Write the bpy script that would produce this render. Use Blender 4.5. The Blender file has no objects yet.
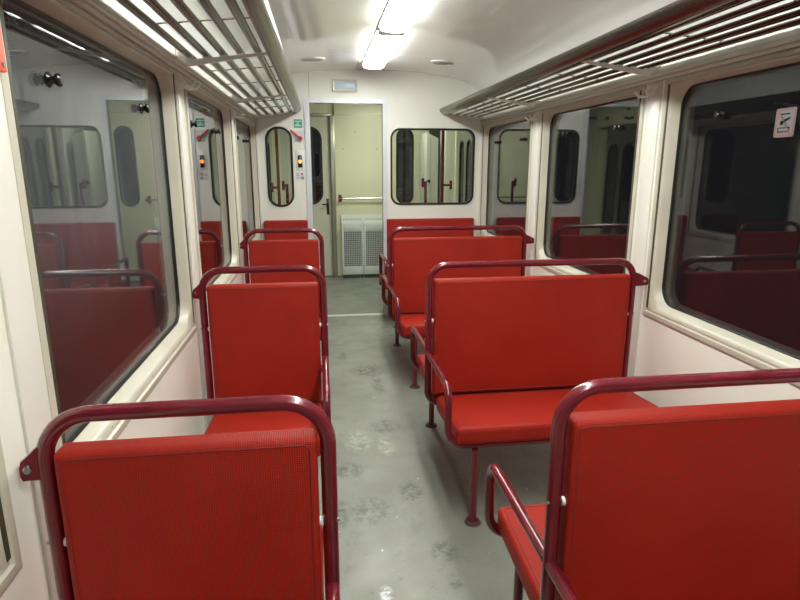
import bpy, bmesh, math, random
from mathutils import Vector, Matrix
from mathutils.geometry import tessellate_polygon
random.seed(7)
PI = math.pi
sc = bpy.context.scene
COL = sc.collection

# ------------------------------------------------------------------ measures
XL, XR = -0.55, 1.508
XC = (XL + XR) / 2
YE = 5.398                 # end wall
YB = -3.1                  # rear end wall
YV = 7.37                  # far wall of the vestibule
CAM_H = 1.4244
Y0, PITCH = 2.478, 1.4545
WIN_W = 1.295              # outer width of a side window
ZT, ZB = 1.779, 0.729
ZCEIL = 2.228

# ------------------------------------------------------------------ materials
def new_mat(name):
    m = bpy.data.materials.new(name); m.use_nodes = True
    nt = m.node_tree
    return m, nt, nt.nodes['Principled BSDF']

def mat(name, col, rough=0.5, metal=0.0, coat=0.0, spec=0.5, bump=None, var=0.0, vscale=3.0):
    m, nt, p = new_mat(name)
    p.inputs['Base Color'].default_value = (*col, 1)
    p.inputs['Roughness'].default_value = rough
    p.inputs['Metallic'].default_value = metal
    p.inputs['Specular IOR Level'].default_value = spec
    p.inputs['Coat Weight'].default_value = coat
    p.inputs['Coat Roughness'].default_value = 0.02 if coat == 1.0 else 0.08
    p.inputs['Coat IOR'].default_value = 1.45
    tc = nt.nodes.new('ShaderNodeTexCoord')
    if bump:
        n = nt.nodes.new('ShaderNodeTexNoise'); n.inputs['Scale'].default_value = bump[0]; n.inputs['Detail'].default_value = 4
        b = nt.nodes.new('ShaderNodeBump'); b.inputs['Strength'].default_value = bump[1]; b.inputs['Distance'].default_value = bump[2]
        nt.links.new(tc.outputs['Object'], n.inputs['Vector'])
        nt.links.new(n.outputs['Fac'], b.inputs['Height']); nt.links.new(b.outputs['Normal'], p.inputs['Normal']); nt.links.new(b.outputs['Normal'], p.inputs['Coat Normal'])
    if var:
        n = nt.nodes.new('ShaderNodeTexNoise'); n.inputs['Scale'].default_value = vscale; n.inputs['Detail'].default_value = 5
        mr = nt.nodes.new('ShaderNodeMapRange')
        mr.inputs['From Min'].default_value = 0.3; mr.inputs['From Max'].default_value = 0.7
        mr.inputs['To Min'].default_value = 1 - var; mr.inputs['To Max'].default_value = 1 + var * 0.3
        mx = nt.nodes.new('ShaderNodeVectorMath'); mx.operation = 'SCALE'
        mx.inputs[0].default_value = col
        nt.links.new(tc.outputs['Object'], n.inputs['Vector'])
        nt.links.new(n.outputs['Fac'], mr.inputs['Value']); nt.links.new(mr.outputs['Result'], mx.inputs['Scale'])
        nt.links.new(mx.outputs['Vector'], p.inputs['Base Color'])
    return m

def fabric_mat():
    m, nt, p = new_mat('red_upholstery')
    p.inputs['Roughness'].default_value = 0.5
    p.inputs['Specular IOR Level'].default_value = 0.25
    p.inputs['Sheen Weight'].default_value = 0.0
    tc = nt.nodes.new('ShaderNodeTexCoord')
    sep = nt.nodes.new('ShaderNodeSeparateXYZ'); nt.links.new(tc.outputs['Object'], sep.inputs[0])
    def math_(op, a, b=None):
        n = nt.nodes.new('ShaderNodeMath'); n.operation = op
        for i, v in enumerate((a, b)):
            if v is None: continue
            if isinstance(v, (int, float)): n.inputs[i].default_value = v
            else: nt.links.new(v, n.inputs[i])
        return n.outputs[0]
    k = 2 * PI / 0.0085
    a = math_('ADD', sep.outputs['X'], sep.outputs['Z'])
    b = math_('SUBTRACT', sep.outputs['X'], sep.outputs['Z'])
    a2 = math_('ADD', a, sep.outputs['Y']); b2 = math_('SUBTRACT', b, sep.outputs['Y'])
    s = math_('MULTIPLY', math_('SINE', math_('MULTIPLY', a2, k)), math_('SINE', math_('MULTIPLY', b2, k)))
    bp = nt.nodes.new('ShaderNodeBump'); bp.inputs['Strength'].default_value = 0.5; bp.inputs['Distance'].default_value = 0.001
    nt.links.new(s, bp.inputs['Height']); nt.links.new(bp.outputs['Normal'], p.inputs['Normal'])
    n = nt.nodes.new('ShaderNodeTexNoise'); n.inputs['Scale'].default_value = 5; n.inputs['Detail'].default_value = 6
    nt.links.new(tc.outputs['Object'], n.inputs['Vector'])
    cr = nt.nodes.new('ShaderNodeValToRGB')
    cr.color_ramp.elements[0].position = 0.3; cr.color_ramp.elements[0].color = (0.36, 0.017, 0.008, 1)
    cr.color_ramp.elements[1].position = 0.7; cr.color_ramp.elements[1].color = (0.43, 0.022, 0.010, 1)
    nt.links.new(n.outputs['Fac'], cr.inputs['Fac'])
    mx = nt.nodes.new('ShaderNodeMix'); mx.data_type = 'RGBA'; mx.blend_type = 'MULTIPLY'
    mr = nt.nodes.new('ShaderNodeMapRange'); mr.inputs['From Min'].default_value = -0.2; mr.inputs['From Max'].default_value = 0.8
    mr.inputs['To Min'].default_value = 0.0; mr.inputs['To Max'].default_value = 0.55
    nt.links.new(s, mr.inputs['Value']); nt.links.new(mr.outputs['Result'], mx.inputs[0])
    nt.links.new(cr.outputs['Color'], mx.inputs[6]); mx.inputs[7].default_value = (0.35, 0.25, 0.25, 1)
    nt.links.new(mx.outputs[2], p.inputs['Base Color'])
    return m

def floor_mat():
    m, nt, p = new_mat('grey_linoleum')
    L = nt.links.new
    tc = nt.nodes.new('ShaderNodeTexCoord')
    def noise(scale, detail=5, rough=0.5):
        n = nt.nodes.new('ShaderNodeTexNoise'); n.inputs['Scale'].default_value = scale
        n.inputs['Detail'].default_value = detail; n.inputs['Roughness'].default_value = rough
        L(tc.outputs['Object'], n.inputs['Vector']); return n.outputs['Fac']
    def mrange(v, a, b, c, d):
        r = nt.nodes.new('ShaderNodeMapRange'); r.interpolation_type = 'SMOOTHSTEP'
        for nme, x in zip(('From Min', 'From Max', 'To Min', 'To Max'), (a, b, c, d)): r.inputs[nme].default_value = x
        L(v, r.inputs['Value']); return r.outputs['Result']
    def mix(fac, a, b):
        x = nt.nodes.new('ShaderNodeMix'); x.data_type = 'RGBA'
        L(fac, x.inputs[0])
        for i, v in ((6, a), (7, b)):
            if isinstance(v, tuple): x.inputs[i].default_value = (*v, 1)
            else: L(v, x.inputs[i])
        return x.outputs[2]
    def mul(a, b):
        x = nt.nodes.new('ShaderNodeMath'); x.operation = 'MULTIPLY'; L(a, x.inputs[0]); L(b, x.inputs[1]); return x.outputs[0]
    base = mix(mrange(noise(1.6, 6, 0.6), 0.35, 0.65, 0, 1), (0.19, 0.20, 0.17), (0.26, 0.27, 0.235))
    base = mix(mrange(noise(240, 2), 0.55, 0.72, 0, 0.35), base, (0.42, 0.43, 0.40))
    base = mix(mrange(noise(150, 2), 0.62, 0.72, 0, 0.4), base, (0.12, 0.125, 0.11))
    base = mix(mrange(noise(7, 8, 0.7), 0.54, 0.64, 0, 0.45), base, (0.15, 0.16, 0.135))
    base = mix(mrange(noise(45, 2, 0.4), 0.745, 0.765, 0, 0.8), base, (0.6, 0.6, 0.58))
    # single shoe marks and dried puddles along the aisle
    marks = [(0.16, 2.80, .10, .17, 'l'), (0.30, 2.72, .06, .14, 'l'), (0.32, 2.95, .11, .13, 'd'), (0.34, 3.57, .06, .22, 'd'),
             (0.36, 2.28, .07, .13, 'd'), (0.17, 2.16, .13, .13, 'd'), (0.42, 1.86, .07, .09, 'd'), (0.43, 1.70, .04, .06, 'd'),
             (0.18, 1.67, .03, .05, 'w'), (0.10, 2.50, .10, .10, 'd'), (0.04, 2.15, .05, .13, 'd'), (0.50, 4.9, .22, .40, 'l'),
             (0.13, 4.2, .05, .12, 'd'), (0.30, 3.85, .16, .18, 'd')]
    br = mrange(noise(26, 7, 0.8), 0.42, 0.58, 0, 1)
    for x, y, rx, ry, k in marks:
        mp = nt.nodes.new('ShaderNodeMapping'); mp.vector_type = 'POINT'
        mp.inputs['Location'].default_value = (-x / rx, -y / ry, 0); mp.inputs['Scale'].default_value = (1 / rx, 1 / ry, 0)
        L(tc.outputs['Object'], mp.inputs['Vector'])
        ln = nt.nodes.new('ShaderNodeVectorMath'); ln.operation = 'LENGTH'; L(mp.outputs[0], ln.inputs[0])
        f = mul(mrange(ln.outputs['Value'], 1.0, 0.35, 0, 0.95 if k != 'l' else 0.75), br)
        base = mix(f, base, {'l': (0.42, 0.44, 0.34), 'd': (0.10, 0.11, 0.09), 'w': (0.75, 0.78, 0.8)}[k])
    L(base, p.inputs['Base Color'])
    rr = mrange(noise(5, 6, 0.6), 0.35, 0.65, 0.32, 0.5); L(rr, p.inputs['Roughness'])
    b = nt.nodes.new('ShaderNodeBump'); b.inputs['Strength'].default_value = 0.25; b.inputs['Distance'].default_value = 0.002
    L(noise(60, 4), b.inputs['Height']); L(b.outputs['Normal'], p.inputs['Normal'])
    return m

def glass_mat(name, haze=0.0, tint=(0.93, 0.95, 0.95), ior=1.56):
    m = bpy.data.materials.new(name); m.use_nodes = True
    nt = m.node_tree; nt.nodes.clear(); L = nt.links.new
    out = nt.nodes.new('ShaderNodeOutputMaterial')
    tr = nt.nodes.new('ShaderNodeBsdfTransparent'); tr.inputs[0].default_value = (*tint, 1)
    gl = nt.nodes.new('ShaderNodeBsdfGlossy'); gl.inputs['Roughness'].default_value = 0.0
    fr = nt.nodes.new('ShaderNodeFresnel'); fr.inputs[0].default_value = ior
    # the same reflectance from either side of the pane
    geo = nt.nodes.new('ShaderNodeNewGeometry')
    dot = nt.nodes.new('ShaderNodeVectorMath'); dot.operation = 'DOT_PRODUCT'
    L(geo.outputs['Incoming'], dot.inputs[0]); L(geo.outputs['Normal'], dot.inputs[1])
    ab = nt.nodes.new('ShaderNodeMath'); ab.operation = 'ABSOLUTE'; L(dot.outputs['Value'], ab.inputs[0])
    sub = nt.nodes.new('ShaderNodeMath'); sub.operation = 'SUBTRACT'; sub.inputs[0].default_value = 1; L(ab.outputs[0], sub.inputs[1])
    pw = nt.nodes.new('ShaderNodeMath'); pw.operation = 'POWER'; L(sub.outputs[0], pw.inputs[0]); pw.inputs[1].default_value = 4.0
    r0 = ((ior - 1) / (ior + 1)) ** 2
    ma = nt.nodes.new('ShaderNodeMath'); ma.operation = 'MULTIPLY_ADD'; L(pw.outputs[0], ma.inputs[0]); ma.inputs[1].default_value = 1 - r0; ma.inputs[2].default_value = r0
    nt.nodes.remove(fr)
    mx = nt.nodes.new('ShaderNodeMixShader'); L(ma.outputs[0], mx.inputs[0]); L(tr.outputs[0], mx.inputs[1]); L(gl.outputs[0], mx.inputs[2])
    last = mx.outputs[0]
    if haze:
        df = nt.nodes.new('ShaderNodeBsdfDiffuse'); df.inputs[0].default_value = (0.7, 0.75, 0.8, 1)
        tc = nt.nodes.new('ShaderNodeTexCoord')
        mp = nt.nodes.new('ShaderNodeMapping'); mp.inputs['Scale'].default_value = (60, 60, 6); L(tc.outputs['Object'], mp.inputs[0])
        n1 = nt.nodes.new('ShaderNodeTexNoise'); n1.inputs['Scale'].default_value = 1; n1.inputs['Detail'].default_value = 5; L(mp.outputs[0], n1.inputs['Vector'])
        mr = nt.nodes.new('ShaderNodeMapRange'); mr.inputs['From Min'].default_value = 0.35; mr.inputs['From Max'].default_value = 0.7
        mr.inputs['To Min'].default_value = haze; mr.inputs['To Max'].default_value = haze * 0.45; L(n1.outputs['Fac'], mr.inputs['Value'])
        # drops: small bright dots
        vo = nt.nodes.new('ShaderNodeTexVoronoi'); vo.inputs['Scale'].default_value = 110; L(tc.outputs['Object'], vo.inputs['Vector'])
        dr = nt.nodes.new('ShaderNodeMapRange'); dr.inputs['From Min'].default_value = 0.16; dr.inputs['From Max'].default_value = 0.10
        dr.inputs['To Min'].default_value = 0; dr.inputs['To Max'].default_value = 0.35; L(vo.outputs['Distance'], dr.inputs['Value'])
        n2 = nt.nodes.new('ShaderNodeTexNoise'); n2.inputs['Scale'].default_value = 6; L(tc.outputs['Object'], n2.inputs['Vector'])
        m2 = nt.nodes.new('ShaderNodeMapRange'); m2.inputs['From Min'].default_value = 0.53; m2.inputs['From Max'].default_value = 0.62; L(n2.outputs['Fac'], m2.inputs['Value'])
        mm = nt.nodes.new('ShaderNodeMath'); mm.operation = 'MULTIPLY'; L(dr.outputs[0], mm.inputs[0]); L(m2.outputs[0], mm.inputs[1])
        ad = nt.nodes.new('ShaderNodeMath'); ad.operation = 'ADD'; L(mr.outputs[0], ad.inputs[0]); L(mm.outputs[0], ad.inputs[1])
        m3 = nt.nodes.new('ShaderNodeMixShader'); sx = nt.nodes.new('ShaderNodeSeparateXYZ'); L(tc.outputs['Object'], sx.inputs[0])
        mz = nt.nodes.new('ShaderNodeMapRange'); mz.interpolation_type = 'SMOOTHSTEP'; mz.inputs['From Min'].default_value = 0.95; mz.inputs['From Max'].default_value = 1.35
        mz.inputs['To Min'].default_value = 0.2; mz.inputs['To Max'].default_value = 1.0; L(sx.outputs['Z'], mz.inputs['Value'])
        mq = nt.nodes.new('ShaderNodeMath'); mq.operation = 'MULTIPLY'; L(ad.outputs[0], mq.inputs[0]); L(mz.outputs[0], mq.inputs[1])
        L(mq.outputs[0], m3.inputs[0]); L(last, m3.inputs[1]); L(df.outputs[0], m3.inputs[2]); last = m3.outputs[0]
    L(last, out.inputs[0])
    return m

def emit_mat(name, col, strength):
    m, nt, p = new_mat(name)
    p.inputs['Base Color'].default_value = (0.9, 0.9, 0.9, 1); p.inputs['Roughness'].default_value = 0.3
    p.inputs['Emission Color'].default_value = (*col, 1); p.inputs['Emission Strength'].default_value = strength
    return m

M = dict(
    wall=mat('cream_wall_laminate', (0.83, 0.815, 0.735), 0.32, var=0.04, vscale=1.5, bump=(60, 0.05, 0.001)),
    ceil=mat('glossy_ceiling_laminate', (0.86, 0.865, 0.84), 0.25, coat=1.0, var=0.03, vscale=1.2, bump=(2.2, 0.10, 0.012)),
    endwall=mat('white_end_wall', (0.83, 0.835, 0.77), 0.35, var=0.03),
    vest=mat('pale_yellow_vestibule_paint', (0.72, 0.71, 0.50), 0.35, var=0.06, vscale=2),
    vestdoor=mat('pale_door_paint', (0.62, 0.62, 0.50), 0.35, var=0.06, vscale=2),
    floor=floor_mat(), fabric=fabric_mat(),
    seam=mat('dark_red_stitching', (0.22, 0.012, 0.008), 0.6),
    maroon=mat('maroon_enamel_tube', (0.155, 0.008, 0.018), 0.25, coat=0.7, var=0.25, vscale=14),
    frame=mat('beige_window_frame', (0.56, 0.535, 0.44), 0.35, coat=0.2, var=0.08, vscale=5),
    trim=mat('pale_cover_strip', (0.72, 0.70, 0.64), 0.3, coat=0.2),
    rubber=mat('black_rubber_seal', (0.012, 0.012, 0.012), 0.35),
    dark=mat('dark_void', (0.01, 0.01, 0.01), 0.6),
    alu=mat('brushed_aluminium', (0.50, 0.48, 0.46), 0.24, metal=1.0, bump=(90, 0.05, 0.001)),
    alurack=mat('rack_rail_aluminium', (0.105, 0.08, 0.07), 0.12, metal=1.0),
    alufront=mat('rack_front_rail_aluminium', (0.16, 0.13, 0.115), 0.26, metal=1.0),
    white=mat('white_enamel', (0.78, 0.79, 0.78), 0.3, coat=0.3),
    doorframe=mat('pale_aluminium_door_frame', (0.72, 0.76, 0.80), 0.3, metal=0.15),
    black=mat('black_plastic', (0.012, 0.012, 0.013), 0.2, coat=0.4),
    chrome=mat('steel', (0.6, 0.6, 0.6), 0.18, metal=1.0),
    heater=mat('pale_grey_heater_enamel', (0.60, 0.64, 0.60), 0.35),
    heaterlow=mat('grey_mesh_wire', (0.52, 0.54, 0.52), 0.4),
    heaterin=mat('heater_inside', (0.16, 0.16, 0.16), 0.7, var=0.6, vscale=25),
    orange=mat('orange_red_plastic', (0.85, 0.13, 0.06), 0.4),
    redplastic=mat('red_plastic_handle', (0.65, 0.03, 0.015), 0.35),
    green=mat('green_sign_film', (0.04, 0.33, 0.27), 0.4),
    greenlight=mat('pale_green_print', (0.45, 0.70, 0.62), 0.4),
    paper=mat('pale_label_paper', (0.66, 0.70, 0.74), 0.5),
    greyprint=mat('grey_print', (0.22, 0.23, 0.26), 0.5),
    lens=mat('pale_blue_lens', (0.55, 0.66, 0.76), 0.25),
    greymetal=mat('grey_green_metal_post', (0.30, 0.31, 0.24), 0.3, metal=0.5),
    glass=glass_mat('window_glass'),
    hazeglass=glass_mat('misted_window_glass', haze=0.06),
    innerglass=glass_mat('partition_glass', ior=1.45),
    lamp=emit_mat('lamp_diffuser_glow', (0.98, 1.0, 0.93), 10.5),
    vlamp=emit_mat('vestibule_lamp_glow', (0.96, 1.0, 0.88), 12),
    tubeend=mat('grey_lamp_cap', (0.45, 0.5, 0.5), 0.4),
    button=emit_mat('orange_button_glow', (1.0, 0.22, 0.04), 1.2),
)
M['darkpanel'] = mat('dark_grey_panel', (.05, .05, .045), .35)
M['foot'] = mat('worn_dark_foot', (.10, .05, .045), .4, var=.4, vscale=60)
M['button'].node_tree.nodes['Principled BSDF'].inputs['Base Color'].default_value = (0.8, 0.15, 0.03, 1)

# ------------------------------------------------------------------ mesh helpers
class MB:
    def __init__(self): self.bm = bmesh.new()
    def box(self, x0, x1, y0, y1, z0, z1, bevel=0.0, seg=2):
        b = self.bm
        r = bmesh.ops.create_cube(b, size=1.0)
        vs = r['verts']
        for v in vs:
            v.co = Vector(((x0 + x1) / 2 + v.co.x * (x1 - x0), (y0 + y1) / 2 + v.co.y * (y1 - y0), (z0 + z1) / 2 + v.co.z * (z1 - z0)))
        if bevel:
            es = list({e for v in vs for e in v.link_edges})
            bmesh.ops.bevel(b, geom=es, offset=bevel, segments=seg, affect='EDGES', profile=0.5)
        return self
    def loft(self, loops, closed=True, cap0=False, cap1=False):
        b = self.bm
        L = [[b.verts.new(p) for p in lp] for lp in loops]
        n = len(L[0])
        for a, c in zip(L, L[1:]):
            for i in range(n if closed else n - 1):
                j = (i + 1) % n
                b.faces.new((a[i], a[j], c[j], c[i]))
        if cap0: b.faces.new(list(reversed(L[0])))
        if cap1: b.faces.new(L[-1])
        return self
    def tube(self, pts, r, seg=12, closed=False, caps=True, squash=None):
        pts = [Vector(p) for p in pts]; n = len(pts)
        dirs = []
        for i in range(n):
            if closed: d = pts[(i + 1) % n] - pts[i - 1]
            else: d = pts[min(i + 1, n - 1)] - pts[max(i - 1, 0)]
            dirs.append(d.normalized())
        up = Vector((0, 0, 1)) if abs(dirs[0].z) < 0.9 else Vector((1, 0, 0))
        u = dirs[0].cross(up).normalized()
        loops = []
        for i in range(n):
            d = dirs[i]; u = (u - d * u.dot(d)).normalized(); w = d.cross(u)
            rr = r if not isinstance(r, (list, tuple)) else r[i]
            loops.append([pts[i] + (u * math.cos(2 * PI * k / seg) * rr + w * math.sin(2 * PI * k / seg) * (rr if squash is None else rr * squash)) for k in range(seg)])
        if closed: loops.append(loops[0])
        self.loft(loops, cap0=caps and not closed, cap1=caps and not closed)
        if closed: bmesh.ops.remove_doubles(self.bm, verts=self.bm.verts, dist=1e-6)
        return self
    def disc(self, c, axis, r, h, seg=20, r2=None):
        c = Vector(c); a = Vector(axis).normalized()
        return self.tube([c, c + a * h], [r, r2 if r2 is not None else r], seg)
    def build(self, name, m, parent=None, smooth=True):
        bm = self.bm
        bmesh.ops.recalc_face_normals(bm, faces=bm.faces)
        me = bpy.data.meshes.new(name); bm.to_mesh(me); bm.free()
        for f in me.polygons: f.use_smooth = smooth
        me.materials.append(m)
        if smooth:
            try: me.set_sharp_from_angle(angle=math.radians(35))
            except Exception: pass
        o = bpy.data.objects.new(name, me); COL.objects.link(o)
        if parent: o.parent = parent; o.matrix_parent_inverse = Matrix.Identity(4); o.location = -total_loc(parent)
        return o

def total_loc(o):
    v = Vector((0, 0, 0))
    while o is not None: v = v + o.location; o = o.parent
    return v

def fillet(pts, rad, n=8, closed=False):
    """round the corners of a polyline"""
    pts = [Vector(p) for p in pts]; N = len(pts); out = []
    for i in range(N):
        if not closed and i in (0, N - 1): out.append(pts[i]); continue
        r = rad[i] if isinstance(rad, (list, tuple)) else rad
        p, a, b = pts[i], pts[i - 1], pts[(i + 1) % N]
        d1 = (a - p).normalized(); d2 = (b - p).normalized()
        ang = d1.angle(d2); t = r / math.tan(ang / 2)
        s, e = p + d1 * t, p + d2 * t
        c = p + (d1 + d2).normalized() * (r / math.sin(ang / 2))
        va, vb = s - c, e - c; tot = va.angle(vb)
        for k in range(n + 1):
            f = k / n
            out.append(c + (va * math.sin((1 - f) * tot) + vb * math.sin(f * tot)) / math.sin(tot))
    return out

def rrect(a0, a1, b0, b1, r, n=6):
    """2D rounded rectangle, always 4*(n+1) points"""
    out = []
    for cx, cy, s in ((a1 - r, b1 - r, 0), (a0 + r, b1 - r, 1), (a0 + r, b0 + r, 2), (a1 - r, b0 + r, 3)):
        for k in range(n + 1):
            t = PI / 2 * (s + k / n); out.append((cx + r * math.cos(t), cy + r * math.sin(t)))
    return out

def plate(name, outer, holes, m, fn, t, parent=None):
    """flat plate with holes; fn(u, v, depth) -> 3D"""
    loops = [outer] + holes
    flat = [p for lp in loops for p in lp]
    tris = tessellate_polygon([[Vector((p[0], p[1], 0)) for p in lp] for lp in loops])
    b = MB(); bm = b.bm
    F = [bm.verts.new(fn(p[0], p[1], 0)) for p in flat]; B = [bm.verts.new(fn(p[0], p[1], t)) for p in flat]
    for tr in tris:
        try: bm.faces.new([F[i] for i in tr]); bm.faces.new([B[i] for i in reversed(tr)])
        except ValueError: pass
    k = 0
    for lp in loops:
        n = len(lp)
        for i in range(n):
            j = (i + 1) % n; bm.faces.new((F[k + i], F[k + j], B[k + j], B[k + i]))
        k += n
    return b.build(name, m, parent, smooth=False)

def empty(name, loc=(0, 0, 0), label=None, cat=None, group=None, kind=None):
    o = bpy.data.objects.new(name, None); COL.objects.link(o); o.location = loc; o.empty_display_size = 0.1
    return tag(o, label, cat, group, kind)
def tag(o, label=None, cat=None, group=None, kind=None):
    if label: o['label'] = label
    if cat: o['category'] = cat
    if group: o['group'] = group
    if kind: o['kind'] = kind
    return o
def struct(o): o['kind'] = 'structure'; return o
def rect(a0, a1, b0, b1): return [(a0, b0), (a1, b0), (a1, b1), (a0, b1)]

# ------------------------------------------------------------------ shell
struct(MB().box(XL - 0.1, XR + 0.1, YB - 0.1, YV + 0.2, -0.06, 0).build('floor', M['floor'], smooth=False))

win_far = [Y0 + k * PITCH for k in range(-3, 3)]          # far edges
ZW = 1.95
for side, X, s in (('left', XL, -1), ('right', XR, 1)):
    holes = [rect(f - WIN_W + 0.012 - (.035 if s < 0 and abs(f - Y0) < .01 else 0), f - 0.012 - (.055 if s < 0 and abs(f - Y0 + PITCH) < .01 else 0), ZB + 0.012, ZT - 0.012) for f in win_far if f - WIN_W > YB]
    o = plate('wall_' + side, rect(YB - 0.05, YE + 0.03, 0, ZW), holes, M['wall'], lambda u, v, d, X=X, s=s: (X + s * d, u, v), 0.07)
    struct(o)

# ceiling: rounded cove extruded along the coach
def ceil_prof():
    half = [(0, 2.228), (0.30, 2.222), (0.55, 2.203), (0.78, 2.168), (0.90, 2.125), (0.965, 2.07), (1.00, 2.01), (1.02, 1.965), (1.029, 1.93)]
    out = []
    for i in range(len(half) - 1):       # Catmull-Rom
        p0 = half[max(i - 1, 0)]; p1 = half[i]; p2 = half[i + 1]; p3 = half[min(i + 2, len(half) - 1)]
        if i == 0: p0 = (-p2[0], p2[1])
        for k in range(5):
            t = k / 5
            out.append(tuple(0.5 * ((2 * p1[j]) + (-p0[j] + p2[j]) * t + (2 * p0[j] - 5 * p1[j] + 4 * p2[j] - p3[j]) * t * t + (-p0[j] + 3 * p1[j] - 3 * p2[j] + p3[j]) * t ** 3) for j in (0, 1)))
    out.append(half[-1])
    return [(XC - x, z) for x, z in reversed(out)] + [(XC + x, z) for x, z in out[1:]]
CP = ceil_prof()
def extr(prof, y0, y1, t):
    b = MB()
    # offset outwards (up)
    up = [(XC + (x - XC) * (1 + t / 1.03), z + t) for x, z in prof]
    ring = [(x, z) for x, z in prof] + list(reversed(up))
    b.loft([[(x, y0, z) for x, z in ring], [(x, y1, z) for x, z in ring]], cap0=False, cap1=False)
    return b
struct(extr(CP, YB - 0.03, YE + 0.03, 0.05).build('ceiling', M['ceil']))
def ceil_z(x):
    for (a, za), (b, zb) in zip(CP, CP[1:]):
        if a <= x <= b: return za + (zb - za) * (x - a) / (b - a)
    return 1.95

# matt strip that carries the lamps
b = MB(); pr = [(x, z) for x, z in CP if .35 < x < .565]; pr = [(.345, ceil_z(.345))] + pr + [(.568, ceil_z(.568))]
b.loft([[(x, y, z - .0025) for x, z in pr] + [(x, y, z + .01) for x, z in reversed(pr)] for y in (YB, YE - .001)], cap0=True, cap1=True)
struct(b.build('trim_30', M['endwall'], smooth=False))
# ceiling seams
b = MB()
for x in (0.3425, 0.5705):
    b.box(x - 0.0015, x + 0.0015, YB, YE, ceil_z(x) - 0.001, ceil_z(x) + 0.01)
struct(b.build('trim_1', M['greyprint'], smooth=False))
b = MB()
for y in (4.62, 1.72, -1.2):
    for (x0, z0), (x1, z1) in zip(CP[6:-6], CP[7:-6]):
        if x0 > 0.30 and x1 < 0.62: continue
        b.loft([[(x0, y - .0012, z0 - .0012), (x0, y + .0012, z0 - .0012)], [(x1, y - .0012, z1 - .0012), (x1, y + .0012, z1 - .0012)]], closed=False)
struct(b.build('trim_2', M['trim'], smooth=False))

# end wall with doorway and two windows (front face at YE)
end_outer = [(XL, 0), (-0.073, 0), (-0.073, 1.948), (0.577, 1.948), (0.577, 0), (XR, 0)] + [(x, z) for x, z in reversed(CP)]
end_outer[-1] = (XL, CP[0][1]); 
SW = (-0.468, -0.232, 1.043, 1.745)      # small window outer seal
BW = (0.647, 1.437, 1.05, 1.741)
holes = [rrect(SW[0] + .012, SW[1] - .012, SW[2] + .012, SW[3] - .012, .098, 10), rrect(BW[0] + .012, BW[1] - .012, BW[2] + .012, BW[3] - .012, .078, 10)]
struct(plate('wall_back', end_outer, holes, M['endwall'], lambda u, v, d: (u, YE + d, v), 0.045))
# small groove in the end wall above the doorway
struct(MB().box(-0.073, -0.070, YE - .0012, YE + .002, 1.99, 2.215).build('trim_3', M['greyprint'], smooth=False))

def round_window(name, R, rad, y0, t, seal_mat, glass_mat_, n=10):
    a0, a1, b0, b1 = R
    root = MB(); w = 0.017
    lo = []
    for ins, y in ((0, y0 + t + .004), (0, y0 - .004), (.003, y0 - .009), (.012, y0 - .009), (w, y0 - .003), (w, y0 + t + .003), (.003, y0 + t + .009), (0, y0 + t + .004)):
        lo.append([(u, y, v) for u, v in rrect(a0 + ins, a1 - ins, b0 + ins, b1 - ins, rad - ins * .8, n)])
    root.loft(lo)
    bmesh.ops.remove_doubles(root.bm, verts=root.bm.verts, dist=1e-5)
    o = root.build(name, seal_mat); struct(o)
    g = MB(); q = [(u, v) for u, v in rrect(a0 + w - .002, a1 - w + .002, b0 + w - .002, b1 - w + .002, rad - w, n)]
    g.loft([[(u, y0 + t * .45, v) for u, v in q], [(u, y0 + t * .45 + .005, v) for u, v in q]], cap0=True, cap1=True)
    g.build('glass', glass_mat_, o, smooth=False)
    return o
round_window('window_7', SW, .11, YE, .045, M['rubber'], M['innerglass'])
round_window('window_8', BW, .09, YE, .045, M['rubber'], M['innerglass'])

# door frame of the gangway
b = MB()
for yy, d in ((YE - .012, .012),):
    b.bm.free()
dj = plate('door_1', [(-.118, 0), (-.073, 0), (-.073, 1.948), (.577, 1.948), (.577, 0), (.616, 0), (.616, 1.984), (-.118, 1.984)], [], M['doorframe'], lambda u, v, d: (u, YE - .012 + d, v), .069); struct(dj)
b = MB(); b.box(-.0745, -.069, YE + .01, YE + .035, 0.005, 1.945); b.box(.573, .5785, YE + .01, YE + .035, 0.005, 1.945)
b.build('seal_strip', M['greymetal'], dj, smooth=False)
struct(MB().box(-0.073, 0.577, YE - .02, YE + .04, 0, 0.006, .002).build('trim_4', mat('pale_threshold_strip', (0.72, 0.75, 0.66), 0.35, metal=0.2)))

# rear end wall of the saloon (seen only in reflections)
rear_outer = [(XL, 0), (0.13, 0), (0.13, 1.948), (0.83, 1.948), (0.83, 0), (XR, 0)] + [(x, z) for x, z in reversed(CP)]
struct(plate('wall_front', rear_outer, [rrect(-.42, .0, 1.06, 1.73, .09, 8), rrect(.95, 1.4, 1.06, 1.73, .09, 8)], M['endwall'], lambda u, v, d: (u, YB - d, v), 0.045))
rd = struct(plate('door_2', rect(.132, .828, .01, 1.946), [rrect(.30, .66, .95, 1.75, .16, 8)], M['vestdoor'], lambda u, v, d: (u, YB - .01 - d, v), 0.03))
round_window('window_9', (-.42, .0, 1.06, 1.73), .09, YB - .045, .045, M['rubber'], M['innerglass'])
round_window('window_10', (.95, 1.4, 1.06, 1.73), .09, YB - .045, .045, M['rubber'], M['innerglass'])

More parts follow.
